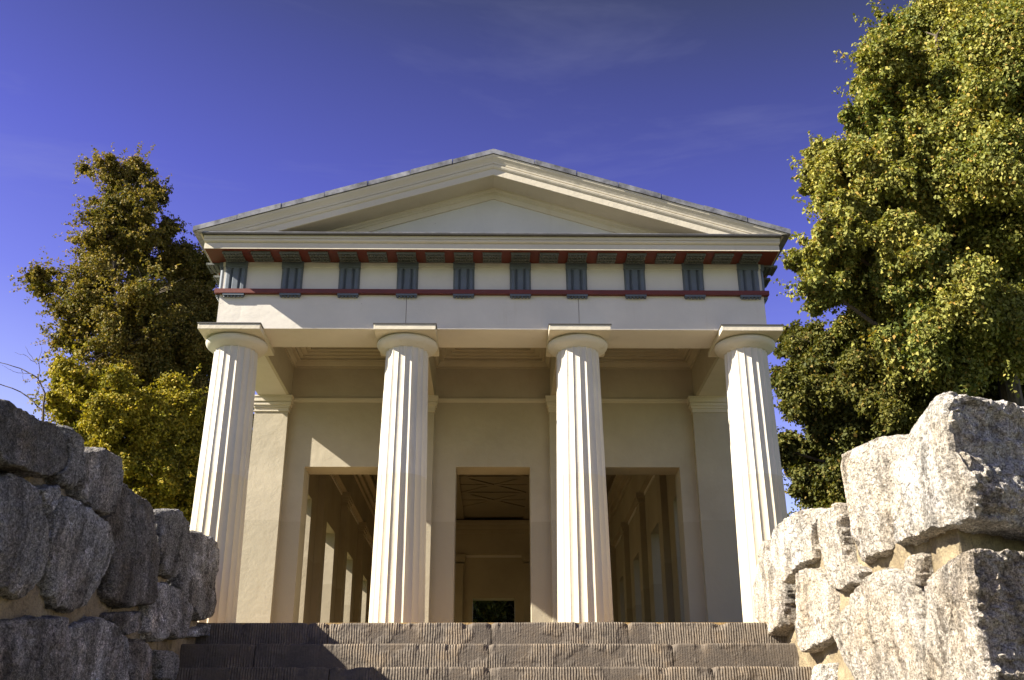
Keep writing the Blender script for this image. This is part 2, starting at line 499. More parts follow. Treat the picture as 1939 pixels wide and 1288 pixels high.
# taenia, front and sides
b = MB()
b.box(-XA - .05, XA + .05, -0.05, -0.001, 3.507, 3.556)
for s in (-1, 1):
    x0, x1 = sorted((s * (XA + .001), s * (XA + .05)))
    b.box(x0, x1, 0.0, YR, 3.507, 3.556)
b.build('taenia', M['red'], T)

# triglyph
def triglyph_mb():
    W = 0.228; d = 0.026
    prof = [(-W / 2, 0.005)]
    g = W / 6
    prof += [(-W / 2, -0.004), (-W / 2 + g * .5, -d), (-W / 2 + g * 1.3, -d), (-W / 2 + g * 1.8, -0.003), (-W / 2 + g * 2.3, -d), (-W / 2 + g * 3.7, -d),
             (-W / 2 + g * 4.2, -0.003), (-W / 2 + g * 4.7, -d), (-W / 2 + g * 5.5, -d), (W / 2, -0.004), (W / 2, 0.005)]
    m = MB(); m.prism(prof, 'z', 3.557, 3.826)
    m.box(-W / 2 - .003, W / 2 + .003, -0.036, 0.004, 3.8265, 3.895)
    # closed arches at the groove heads
    m.box(-W / 2, W / 2, -d - .001, 0.003, 3.812, 3.8262)
    return m
def regula_mb():
    m = MB(); W = 0.226
    m.box(-W / 2, W / 2, -0.045, -0.0005, 3.484, 3.5065)
    for k in range(6):
        x = -W / 2 + W * (k + .5) / 6
        m.add(*lathe_at([(0.0155, 3.467), (0.012, 3.484)], x, -0.024, 8))
    return m
def lathe_at(prof, cx, cy, seg):
    vs, fs = lathe(prof, seg)
    vs = [(x + cx, y + cy, z) for x, y, z in vs]
    fs = list(fs) + [tuple(range(seg - 1, -1, -1))]
    return vs, fs
def mutule_mb():
    m = MB(); W = 0.202
    m.box(-W / 2, W / 2, -0.258, -0.058, 3.872, 3.8955)
    m.box(-W / 2 - .002, W / 2 + .002, -0.265, -0.2582, 3.868, 3.8953)
    for j in range(3):
        for k in range(6):
            x = -W / 2 + W * (k + .5) / 6; y = -0.235 + j * 0.066
            m.add(*lathe_at([(0.0125, 3.857), (0.0105, 3.872)], x, y, 7))
    return m
TRX = [-2.787, -2.18, -1.56, -0.93, -0.317, 0.297, 0.91, 1.545, 2.185, 2.79]
tri0 = triglyph_mb().build('triglyph', M['grey'], T, (TRX[0], 0, 0))
reg0 = regula_mb().build('regula', M['grey'], T, (TRX[0], 0, 0))
mut0 = mutule_mb().build('mutule', M['mut'], T, (TRX[0], 0, 0))
for i, x in enumerate(TRX):
    if i:
        dup(tri0, (x, 0, 0)); dup(reg0, (x, 0, 0)); dup(mut0, (x, 0, 0))
        dup(mut0, ((x + TRX[i - 1]) / 2, 0, 0))
SIDE_MUT = []
for s in (-1, 1):
    for k in range(20):
        y = 0.115 + k * 0.62
        rot = (0, 0, R(90 if s > 0 else -90))
        dup(tri0, (s * XA, y, 0), rot=rot); dup(reg0, (s * XA, y, 0), rot=rot)
        for q in (0, 0.31):
            c = dup(mut0, (s * (XA - .0), y + q, 0), rot=rot); c.scale = (1, 0.72, 1)

# --- horizontal cornice swept round the building; side overhang smaller at the eaves
OS = 0.62
def loop(prof, name, mat, parent=T, back=True):
    vs, fs = [], []
    for (z, o) in prof:
        s = o * OS if True else o
        vs += [(-XA - s, -o, z), (XA + s, -o, z), (XA + s, YR + s, z), (-XA - s, YR + s, z)]
    for k in range(len(prof) - 1):
        for i in range(4):
            j = (i + 1) % 4
            fs.append((k * 4 + i, k * 4 + j, (k + 1) * 4 + j, (k + 1) * 4 + i))
    o = meshobj(name, vs, fs, mat, parent)
    return o
OS = 0.40
loop([(3.8965, -0.02), (3.8965, 0.312), (3.8960, 0.315)], 'cornice_soffit', M['red'])
loop([(3.8960, 0.315), (3.8945, 0.317), (3.8945, 0.326), (3.955, 0.324), (3.958, 0.318), (3.966, 0.318), (3.970, 0.330), (3.980, 0.341), (3.992, 0.346),
      (4.000, 0.344), (4.003, 0.336), (4.007, 0.336), (4.010, 0.346), (4.043, 0.346), (4.044, 0.10)], 'cornice', M['trim'])
loop([(4.0435, 0.30), (4.0435, 0.384), (4.060, 0.388), (4.063, 0.370), (4.072, -0.03)], 'cornice_flashing', M['dark'])
# bright worn lip of the flashing
MB().box(-XA - .14, XA + .14, -0.3865, -0.372, 4.0605, 4.067).build('flashing_lip', M['zinc'], T)

# --- pediment
SL = (5.10 - 4.118) / 3.157
def roofz(x): return 5.10 - SL * abs(x)
def rake(prof, name, mat, x_end=3.157, zmin=None):
    """profile (drop below roof line, Y) swept along both slopes"""
    vs, fs = [], []
    for (d, y) in prof:
        vs += [(-x_end, y, roofz(x_end) - d), (0, y, 5.10 - d), (x_end, y, roofz(x_end) - d)]
    for k in range(len(prof) - 1):
        for i in range(2):
            fs.append((k * 3 + i, k * 3 + i + 1, (k + 1) * 3 + i + 1, (k + 1) * 3 + i))
    o = meshobj(name, vs, fs, mat, T)
    bm = bmesh.new(); bm.from_mesh(o.data)
    bmesh.ops.bisect_plane(bm, geom=bm.verts[:] + bm.edges[:] + bm.faces[:], plane_co=(0, 0, 4.064), plane_no=(0, 0, 1), clear_inner=True)
    bm.to_mesh(o.data); bm.free()
    return o
rake([(0.046, -0.385), (0.050, -0.392), (0.075, -0.384), (0.10, -0.366), (0.125, -0.352), (0.143, -0.349), (0.145, -0.341), (0.152, -0.341), (0.155, -0.352), (0.168, -0.351),
      (0.183, -0.345), (0.196, -0.336), (0.199, -0.329), (0.275, -0.327), (0.279, -0.322), (0.279, -0.312), (0.273, -0.308), (0.273, -0.040)], 'raking_cornice', M['trim'])
rake([(0.270, -0.052), (0.295, -0.052), (0.312, -0.030), (0.330, -0.030), (0.334, -0.022), (0.40, -0.020), (0.402, 0.0)], 'tympanum_moulding', M['trim'])
# tympanum
meshobj('tympanum', [(-3.0, -0.004, 4.05), (3.0, -0.004, 4.05), (3.0, -0.004, roofz(3.0) - .05), (0, -0.004, 5.05), (-3.0, -0.004, roofz(3.0) - .05)], [(0, 1, 2, 3, 4)], M['tymp'], T)
meshobj('rear_gable', [(-3.0, YR, 4.05), (3.0, YR, 4.05), (3.0, YR, roofz(3.0) - .05), (0, YR, 5.05), (-3.0, YR, roofz(3.0) - .05)], [(0, 1, 2, 3, 4)], M['tymp'], T)
# roof sheets and verge sheets with lapped joints
for s in (-1, 1):
    b = MB()
    prof = [(0, 5.10), (s * 3.19, roofz(3.19)), (s * 3.19, roofz(3.19) - .046), (0, 5.054)]
    b.prism(prof, 'y', -0.38, YR + .35)
    b.build('roof', M['zinc'], T)
    n = 7
    vb = MB()
    for k in range(n):
        xa, xb = s * 3.195 * k / n, s * 3.195 * (k + 1) / n
        xb2 = xb - s * 0.006
        l = 0.004 * (k % 2)
        vb.prism([(xa, roofz(xa) + .012 + l), (xb2, roofz(xb2) + .012 + l), (xb2, roofz(xb2) - .044), (xa, roofz(xa) - .044)], 'y', -0.402 - l, -0.3805)
    vb.build('verge_flashing', M['zinc'], T)

for s in (-1, 1):
    m = MB()
    m.prism([(s * 2.95, 4.062), (s * 3.085, 4.062), (s * 3.10, 4.085), (s * 3.135, roofz(3.135) - .048), (s * 2.95, roofz(2.95) - .048)], 'y', -0.31, YR + .2)
    m.build('eaves_moulding', M['trim'], T)
# --- porch: beams, ceiling coffers, back wall with three openings, pilasters
for s, (x0, x1) in (('l', (-1.115, -0.735)), ('r', (0.725, 1.105))):
    MB().box(x0, x1, 0.512, YB - .002, ZB, 3.75).build('porch_beam', M['wall'], T)
for (x0, x1) in ((-2.5845, -2.55), (2.55, 2.5845)):
    MB().box(x0, x1, 0.512, YB - .002, ZB + .001, 3.75).build('beam_facing', M['wall'], T)
MB().box(-2.548, 2.548, 0.5115, 0.53, ZB + .001, 3.75).build('beam_facing', M['wall'], T)
def coffer(x0, x1, y0, y1):
    m = MB()
    # profile: (inset, z) going inwards and up
    prof = [(0.0, 3.520), (0.012, 3.520), (0.016, 3.545), (0.03, 3.552), (0.055, 3.585), (0.06, 3.600), (0.075, 3.600), (0.078, 3.592), (0.10, 3.592), (0.10, 3.625), (0.135, 3.632),
            (0.14, 3.650), (0.20, 3.655), (0.205, 3.672), (0.255, 3.677), (0.26, 3.70)]
    vs, fs = [], []
    for o, z in prof:
        vs += [(x0 + o, y0 + o, z), (x1 - o, y0 + o, z), (x1 - o, y1 - o, z), (x0 + o, y1 - o, z)]
    for k in range(len(prof) - 1):
        for i in range(4):
            j = (i + 1) % 4
            fs.append((k * 4 + i, k * 4 + j, (k + 1) * 4 + j, (k + 1) * 4 + i))
    q = (len(prof) - 1) * 4
    fs.append((q, q + 1, q + 2, q + 3))
    m.add(vs, fs)
    return meshobj('ceiling_coffer', m.v, m.f, M['wall'], T)
for (x0, x1) in ((-2.549, -1.116), (-0.734, 0.724), (1.106, 2.549)):
    coffer(x0, x1, 0.531, YB - .001)
MB().box(-2.57, 2.57, 0.5, YB + .2, 3.76, 3.80).build('porch_ceiling', M['wall'], T)

# back wall with three tall openings
WT = 0.36
DZ = 2.222
def doorwall(name, y0, y1, z1, openings, mat, xl):
    m = MB()
    edges = [-xl] + [e for o in openings for e in o] + [xl]
    for i in range(0, len(edges), 2):
        m.box(edges[i], edges[i + 1], y0, y1, -0.01, z1)
    for (a, c) in openings:
        m.box(a, c, y0, y1, DZ, z1)
    return m.build(name, mat, T)
doorwall('porch_wall', YB, YB + WT, 3.52, [(-2.315, -1.385), (-0.456, 0.461), (1.39, 2.313)], M['wall'], 2.955)
MB().box(-2.955, 2.955, YB + .001, YB + WT, 3.521, 3.895).build('porch_wall_head', M['wall'], T)
# thin string mouldings between pilasters on the wall
b = MB()
for (x0, x1) in ((-2.548, -1.13), (-0.70, 0.69), (1.12, 2.50)):
    b.box(x0, x1, YB - .022, YB - .0005, 3.075, 3.110)
    b.box(x0, x1, YB - .010, YB - .0005, 3.060, 3.0745)
b.build('string_moulding', M['trim'], T)
def pilaster(x0, x1, y0, parent=T, mat=M['wall'], cap=True, ztop=ZB - .001):
    p = MB().box(x0, x1, y0, YB - .0003, 0.0, 2.905).build('pilaster', mat, parent)
    m = MB()
    for (z0, z1, o) in ((2.9055, 2.918, .012), (2.9185, 2.955, .004), (2.9555, 2.985, .016), (2.9855, 3.02, .030), (3.0205, 3.032, .022), (3.0325, 3.09, .040), (3.0905, ztop, .048)):
        m.box(x0 - o, x1 + o, y0 - o, YB - .0003, z0, z1)
    m.build('pilaster_capital', M['trim'], p)
    return p
pilaster(-2.972, -2.556, 2.135)
pilaster(-1.115, -0.735, 2.135)
pilaster(0.705, 1.10, 2.135)
pilaster(2.507, 2.972, 2.135)

# --- hall
XI = 2.6
WIN = [3.95, 6.25, 8.55, 10.85]
WW = 0.5
for s in (-1, 1):
    m = MB()
    x0, x1 = sorted((s * XI, s * 2.952))
    ed = [YB + WT + .001] + [e for c in WIN for e in (c - WW, c + WW)] + [YR - .003]
    for i in range(0, len(ed), 2):
        m.box(x0, x1, ed[i], ed[i + 1], -0.01, ZB - .001)
    for c in WIN:
        m.box(x0, x1, c - WW, c + WW, 2.36, ZB - .001)
    m.build('side_wall', M['hall'], T)
    xa, xb = sorted((s * 2.5, s * 2.5845))
    m = MB()
    m.box(xa, xb, YB + WT + .002, 12.8, 3.16, 3.62)
    m.box(*sorted((s * 2.46, s * 2.499)), YB + WT + .002, 12.8, 3.62, 3.70)
    m.box(*sorted((s * 2.40, s * 2.499)), YB + WT + .002, 12.8, 3.705, 3.80)
    m.box(*sorted((s * 2.30, s * 2.499)), YB + WT + .002, 12.8, 3.805, 3.88)
    m.build('hall_cornice', M['hall'], T)
    for c in (2.85, 5.1, 7.4, 9.7, 12.0):
        xp = sorted((s * 2.50, s * (XI - .0005)))
        p = MB().box(xp[0], xp[1], c - .17, c + .17, 0.0, 2.93).build('hall_pilaster', M['hall'], T)
        m = MB()
        for (z0, z1, o) in ((2.931, 2.96, .01), (2.9605, 3.0, .0), (3.0005, 3.04, .025), (3.0405, 3.09, .04), (3.0905, 3.159, .055)):
            xq = sorted((s * (2.50 - o), s * (XI - .0005)))
            m.box(xq[0], xq[1], c - .17 - o, c + .17 + o, z0, z1)
        m.build('capital', M['hall'], p)
# rear wall with one opening
m = MB()
m.box(-2.58, -0.456, 12.8, YR - .004, -0.01, ZB - .001); m.box(0.46, 2.58, 12.8, YR - .004, -0.01, ZB - .001)
m.box(-0.456, 0.46, 12.8, YR - .004, 2.222, ZB - .001)
m.build('rear_wall', M['hall'], T)
m = MB()
m.box(-2.499, 2.499, 12.7, 12.796, 3.16, 3.62); m.box(-2.45, 2.45, 12.66, 12.699, 3.62, 3.70); m.box(-2.39, 2.39, 12.6, 12.699, 3.705, 3.80); m.box(-2.29, 2.29, 12.5, 12.699, 3.805, 3.88)
m.build('rear_cornice', M['hall'], T)
for x in (-0.86, 0.86):
    p = MB().box(x - .19, x + .19, 12.7, 12.7995, 0, 2.93).build('hall_pilaster', M['hall'], T)
    m = MB()
    for (z0, z1, o) in ((2.931, 2.96, .01), (3.0005, 3.04, .025), (3.0405, 3.09, .04), (3.0905, 3.159, .055)):
        m.box(x - .19 - o, x + .19 + o, 12.7 - o, 12.7995, z0, z1)
    m.build('capital', M['hall'], p)
# hall ceiling with raised star-shaped coffer ribs
m = MB()
m.box(-2.6, 2.6, YB + WT - .001, 12.82, 3.96, 4.0)
for x in (-2.15, -0.75, 0.75, 2.15):
    m.box(x - .09, x + .09, YB + WT, 12.8, 3.915, 3.9595)
def strip(x0, y0, x1, y1, w, z0, z1):
    d = Vector((x1 - x0, y1 - y0, 0)); n = Vector((-d.y, d.x, 0)).normalized() * w
    P = [(x0 + n.x, y0 + n.y), (x1 + n.x, y1 + n.y), (x1 - n.x, y1 - n.y), (x0 - n.x, y0 - n.y)]
    m.prism(P, 'z', z0, z1)
yy = 2.9; bay = 1.24; k = 0
while yy + bay < 12.7:
    zt = 3.959
    for (xa, xb) in ((-2.06, -0.84), (-0.66, 0.66), (0.84, 2.06)):
        strip(xa, yy, xb, yy, .07, 3.932, zt)
        strip(xa, yy, xb, yy + bay, .045, 3.938, zt - .0005)
        strip(xa, yy + bay, xb, yy, .045, 3.939, zt - .001)
        strip(xa, yy + bay / 2, xb, yy + bay / 2, .035, 3.942, zt - .0015)
    yy += bay
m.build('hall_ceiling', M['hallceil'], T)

# ------------------------------------------------------------------ stairs
S = empty('stone_staircase', (0, -0.593, GZ), 'dark tooled stone staircase rising between two rubble walls to the temple porch', 'stairs')
S_loc = Vector((0, -0.593, GZ))
RZ, TR = 0.223, 0.385
def step_block(m, x0, x1, y0, y1, z0, z1, seed):
    """block with worn, chipped top front arris and slightly wavy riser"""
    n = max(6, int((x1 - x0) / 0.02))
    prof = [(0.012, 0), (0.0, 0.02), (0.0, 0.34), (0.0, 0.7), (0.002, 0.93), (0.008, 0.985), (0.022, 1.0)]
    vs, fs = [], []
    np_ = len(prof)
    for i in range(n + 1):
        x = x0 + (x1 - x0) * i / n
        chip = max(0, noise.noise((x * 7, seed * 3.1, 0.2)) - 0.32) * 0.075
        chip += max(0, noise.noise((x * 26, seed * 5.7, 1.2)) - 0.35) * 0.03
        e = min(x - x0, x1 - x); chip += 0.018 * max(0, 1 - e / 0.035)
        wv = noise.noise((x * 2.3, seed * 1.7, 7)) * 0.006
        sag = noise.noise((x * 1.1, seed * 2.2, 3)) * 0.006
        for (d, t) in prof:
            z = z0 + (z1 - z0) * t
            cy = chip if t > 0.9 else (chip * 0.25 if t > 0.6 else 0)
            cz = -chip * 0.6 if t > 0.9 else 0
            vs.append((x, y0 + d + wv + cy, z + cz + sag))
        vs.append((x, y1, z1 + sag)); vs.append((x, y1, z0))
    L = np_ + 2
    for i in range(n):
        for k in range(L):
            k2 = (k + 1) % L
            fs.append((i * L + k, (i + 1) * L + k, (i + 1) * L + k2, i * L + k2))
    fs.append(tuple(range(L))); fs.append(tuple(range((n + 1) * L - 1, n * L - 1, -1)))
    m.add(vs, fs)
JOINTS = [[-1.45, 0.0, 1.22], [-2.0, -0.02, 1.55], [-1.3, -0.01, 1.8]]
for k in range(11):
    m = MB()
    zt = -k * RZ; y = -0.593 - k * TR
    js = JOINTS[k] if k < 3 else sorted(random.uniform(-2, 2) for _ in range(3))
    ed = [-2.66] + js + [2.66]
    for i in range(len(ed) - 1):
        step_block(m, ed[i] + .004, ed[i + 1] - .004, y, y + TR + .06, zt - RZ + (0.0 if k < 10 else -.05) - .012, zt - .001 + random.uniform(-.002, .002), k * 7 + i)
    m.v = [(a, bb + .593, c - GZ) for a, bb, c in m.v]
    m.build('step', M['step'], S)

# ------------------------------------------------------------------ rubble walls
L_STONES = [[(-5.23, 0.47), (-5.03, 0.54), (-4.86, 0.6), (-4.7, 0.61), (-4.49, 0.62), (-4.28, 0.65), (-4.13, 0.62), (-4.07, 0.51), (-4.12, 0.42), (-4.33, 0.32), (-4.5, 0.29), (-4.72, 0.27), (-4.83, 0.25)], [(-4.76, 0.21), (-4.65, 0.27), (-4.42, 0.26), (-4.19, 0.04), (-4.11, -0.09), (-4.12, -0.23), (-4.27, -0.36), (-4.47, -0.35), (-4.64, -0.35), (-4.69, -0.21), (-4.72, -0.05)], [(-4.34, 0.26), (-4.11, 0.34), (-4.07, 0.29), (-4.19, 0.14), (-4.27, 0.19)], [(-4.15, 0.68), (-4.1, 0.71), (-3.89, 0.69), (-3.82, 0.6), (-3.81, 0.44), (-3.9, 0.37), (-4.08, 0.34), (-4.15, 0.38), (-4.06, 0.5)], [(-3.81, 0.63), (-3.49, 0.75), (-3.23, 0.76), (-3.14, 0.62), (-3.13, 0.46), (-3.31, 0.33), (-3.55, 0.32), (-3.75, 0.37), (-3.78, 0.48)], [(-4.06, 0.32), (-3.94, 0.32), (-3.63, 0.31), (-3.3, 0.27), (-3.16, 0.17), (-3.13, 0.07), (-3.18, -0.11), (-3.33, -0.25), (-3.53, -0.32), (-3.81, -0.32), (-3.98, -0.2), (-4.07, 0.03)], [(-3.14, 0.6), (-2.98, 0.65), (-2.75, 0.63), (-2.35, 0.65), (-2.24, 0.55), (-2.16, 0.27), (-2.16, -0.07), (-2.72, -0.18), (-3.0, -0.15), (-3.12, 0.14), (-3.25, 0.24), (-3.28, 0.31), (-3.14, 0.39), (-3.11, 0.5)], [(-2.23, 0.63), (-1.85, 0.73), (-1.5, 0.68), (-1.48, 0.45), (-1.5, 0.27), (-1.71, 0.19), (-1.94, 0.19), (-2.07, 0.24), (-2.17, 0.35)], [(-1.43, 0.62), (-1.13, 0.71), (-0.66, 0.72), (-0.51, 0.65), (-0.51, 0.52), (-0.59, 0.36), (-0.46, 0.05), (-0.86, -0.02), (-1.19, 0.07), (-1.4, 0.2), (-1.44, 0.49)], [(-2.18, 0.08), (-1.77, 0.16), (-1.71, 0.04), (-1.74, -0.27), (-1.97, -0.33), (-2.16, -0.27), (-2.17, -0.1)], [(-1.68, 0.17), (-1.46, 0.17), (-1.22, 0.07), (-1.08, -0.07), (-1.19, -0.22), (-1.52, -0.24), (-1.7, -0.19), (-1.66, -0.01)], [(-2.93, -0.24), (-2.41, -0.16), (-2.25, -0.23), (-2.64, -0.35), (-2.91, -0.28)], [(-4.61, -0.51), (-4.47, -0.48), (-4.01, -0.4), (-3.69, -0.36), (-3.64, -0.42), (-3.55, -0.75), (-3.59, -0.87), (-4.4, -0.91), (-4.58, -0.72)], [(-3.6, -0.42), (-3.48, -0.38), (-3.22, -0.3), (-2.93, -0.3), (-2.71, -0.36), (-2.64, -0.44), (-2.53, -0.64), (-2.61, -0.79), (-3.44, -0.83)], [(-2.29, -0.32), (-1.99, -0.37), (-1.83, -0.59), (-1.83, -0.74), (-2.39, -0.77), (-2.56, -0.43)], [(-1.8, -0.36), (-1.44, -0.33), (-1.32, -0.38), (-1.32, -0.55), (-1.71, -0.58)], [(-1.02, -0.12), (-0.48, 0.01), (-0.43, -0.1), (-1.0, -0.17)]]
R_STONES = [[(-3.84, 0.74), (-4.03, 0.77), (-4.33, 0.79), (-4.5, 0.77), (-4.66, 0.71), (-4.62, 0.61), (-4.6, 0.43), (-4.64, 0.27), (-4.64, 0.17), (-4.58, 0.03), (-4.41, 0.02), (-4.02, 0.05), (-3.7, 0.06), (-3.54, 0.09), (-3.75, 0.18), (-3.78, 0.31), (-3.86, 0.46), (-3.85, 0.58)], [(-2.84, 0.84), (-3.05, 0.84), (-3.29, 0.84), (-3.55, 0.81), (-3.79, 0.71), (-3.79, 0.6), (-3.79, 0.5), (-3.71, 0.37), (-3.68, 0.25), (-3.5, 0.1), (-3.38, 0.08), (-2.79, 0.09), (-2.74, 0.24), (-2.74, 0.4), (-2.85, 0.57), (-2.8, 0.68)], [(-2.12, 0.58), (-2.44, 0.57), (-2.77, 0.56), (-2.78, 0.46), (-2.75, 0.3), (-2.76, 0.13), (-2.98, 0.04), (-2.89, -0.03), (-2.49, -0.02), (-2.22, 0.07), (-2.25, 0.23), (-2.21, 0.33), (-2.02, 0.4), (-2.04, 0.52)], [(-1.04, 0.73), (-1.42, 0.74), (-1.83, 0.73), (-2.21, 0.64), (-2.07, 0.58), (-1.96, 0.46), (-1.93, 0.31), (-1.66, 0.32), (-1.29, 0.25), (-1.16, 0.25), (-1.01, 0.42), (-0.98, 0.63)], [(0.05, 0.79), (-0.47, 0.76), (-0.89, 0.68), (-0.88, 0.41), (-0.95, 0.08), (-0.91, -0.08), (-0.6, -0.12), (-0.39, -0.08), (0.11, 0.13)], [(-1.17, 0.21), (-1.73, 0.28), (-2.01, 0.21), (-2.21, 0.06), (-2.42, -0.04), (-2.33, -0.26), (-2.12, -0.33), (-1.59, -0.36), (-1.31, -0.24), (-1.18, -0.02)], [(-2.21, -0.31), (-2.4, -0.23), (-2.86, -0.1), (-3.11, -0.05), (-3.38, -0.03), (-3.67, -0.1), (-3.84, -0.21), (-3.9, -0.32), (-3.89, -0.45), (-3.82, -0.75), (-3.71, -0.86), (-2.06, -0.76), (-2.1, -0.44)], [(-3.79, -0.03), (-3.94, -0.04), (-3.94, -0.13), (-3.92, -0.22), (-3.83, -0.17), (-3.77, -0.09)], [(-3.98, -0.24), (-4.18, -0.19), (-4.49, -0.14), (-4.65, -0.14), (-4.63, -0.21), (-4.63, -0.37), (-4.6, -0.54), (-4.55, -0.8), (-4.49, -0.93), (-3.86, -0.89), (-3.87, -0.75), (-3.93, -0.46)], [(-1.73, -0.48), (-1.99, -0.48), (-1.99, -0.61), (-1.88, -0.75), (-1.55, -0.74)]]
def fbm(p, s):
    v = 0; a = 1
    for i in range(4):
        v += a * noise.noise(p * s); s *= 2.1; a *= 0.5
    return v
def resample(poly, n, jit, seed, grow=0.006):
    P = [Vector((a, b)) for a, b in poly]
    # Chaikin smoothing once keeps the corners but rounds them slightly
    Q = []
    for i in range(len(P)):
        a, b = P[i], P[(i + 1) % len(P)]
        Q += [a.lerp(b, 0.05), a.lerp(b, 0.95)]
    P = Q
    seg = [(P[(i + 1) % len(P)] - P[i]).length for i in range(len(P))]
    tot = sum(seg); out = []; acc = 0; i = 0
    for k in range(n):
        t = tot * k / n
        while acc + seg[i] < t: acc += seg[i]; i += 1
        q = P[i].lerp(P[(i + 1) % len(P)], (t - acc) / max(seg[i], 1e-9))
        out.append(q)
    c = sum(out, Vector((0, 0))) / n
    res = []
    for q in out:
        d = q - c
        f = fbm(Vector((q.x, q.y, seed * 1.37)), 5.0)
        f2 = noise.noise(Vector((q.x * 26, q.y * 26, seed)))
        res.append(q + d.normalized() * (f * jit + f2 * jit * 0.9 + grow))
    return res, c
def stone(poly, side, relief, depth, seed, mat, parent, base, tilt=(0, 0), face=2.5, shear=0.0):
    n = (210 if shear else 160) if len(poly) > 6 else 96
    bd, c = resample(poly, n, 0.014, seed, -0.006 if side < 0 else 0.002)
    size = max((q - c).length for q in bd)
    rings = max(9, min(40, int(size / 0.018)))
    vs, fs = [], []
    sv = Vector((seed * 3.7, seed * 1.9, seed * 0.7))
    rr = random.Random(int(seed * 1000))
    # a few random split planes cut the front into broad facets
    if tilt == (0, 0): tilt = (rr.uniform(-.03 if side < 0 else -.10, .10), rr.uniform(-.10, .10))
    planes = []
    for k in range(9):
        a = rr.uniform(0, 2 * math.pi); d0 = size * rr.uniform(.3, .85)
        planes.append((math.cos(a), math.sin(a), d0, rr.uniform(.12, .5) * (0.35 if side < 0 else 1.0)))
    def P(q, h, t=0.0):   # h: outwards from wall face (towards the stairs)
        a = q - c
        h += tilt[0] * a.x + tilt[1] * a.y
        if t == 0:
            for (ca, sa, d0, sl) in planes:
                e = a.x * ca + a.y * sa - d0
                if e > 0: h -= e * sl
        co = Vector((side * (face + relief * 0.5 - h), q.x, q.y))
        f = fbm(co + sv, 2.0); g = fbm(co * 1.0 + sv, 9.0)
        r = abs(noise.noise(co * 14 + sv)) + .6 * abs(noise.noise(co * 32 + sv))
        co.x -= side * (f * 0.016 + g * 0.010 - r * 0.018 + noise.noise(co * 70 + sv) * 0.004)
        k = 1.0 if t == 0 else (5.0 if shear else 1.9)
        co.y += (noise.noise(co * 75 + sv) * 0.002 + noise.noise(co * 8 + sv) * 0.008 + noise.noise(co * 19 + sv) * 0.007 + noise.noise(co * 42 + sv) * 0.0042) * k + shear * t
        co.z += (noise.noise(co * 75 - sv) * 0.002 + noise.noise(co * 8 - sv) * 0.008 + noise.noise(co * 19 - sv) * 0.006 + noise.noise(co * 42 - sv) * 0.003) * min(k, 1.9)
        return co - base
    vs.append(P(c, relief * 0.5))
    rows = []
    for k in range(1, rings + 1):
        s = k / rings
        s2 = s ** 0.85
        d = (1 - s2) * size
        edge = min(1, d / 0.032)
        h = relief * 0.5 - 0.030 * (1 - math.sqrt(max(0, 1 - (1 - edge) ** 2.2)))
        rows.append([(c + (q - c) * s2, h, 0.0) for q in bd])
    nb = max(6, int(depth / (0.016 if shear else 0.03)))
    hl = rows[-1][0][1]
    for k in range(1, nb + 1):
        t = k / nb
        rows.append([(c + (q - c) * (1 + 0.015 * math.sin(min(1, t * 3) * math.pi / 2) - 0.10 * t * t), hl - depth * t, max(1e-6, depth * t)) for q in bd])
    for row in rows:
        for i, (q, h, t) in enumerate(row):
            if t > 0:      # carry the facet cuts of the rim along the sides
                a = bd[i] - c
                for (ca, sa, d0, sl) in planes:
                    e = a.x * ca + a.y * sa - d0
                    if e > 0: h -= e * sl * max(0, 1 - t / depth)
            vs.append(P(q, h, t))
    for i in range(n):
        fs.append((0, 1 + i, 1 + (i + 1) % n))
    for k in range(len(rows) - 1):
        o = 1 + k * n
        for i in range(n):
            j = (i + 1) % n
            fs.append((o + i, o + n + i, o + n + j, o + j))
    ob = meshobj('stone', vs, fs, mat, parent, smooth=False)
    bm = bmesh.new(); bm.from_mesh(ob.data); bmesh.ops.recalc_face_normals(bm, faces=bm.faces[:]); bm.to_mesh(ob.data); bm.free()
    return ob
def top_of(stones, y):
    z = -9
    for p in stones:
        for i in range(len(p)):
            a, b2 = p[i], p[(i + 1) % len(p)]
            if min(a[0], b2[0]) <= y <= max(a[0], b2[0]) and a[0] != b2[0]:
                z = max(z, a[1] + (b2[1] - a[1]) * (y - a[0]) / (b2[0] - a[0]))
    return z
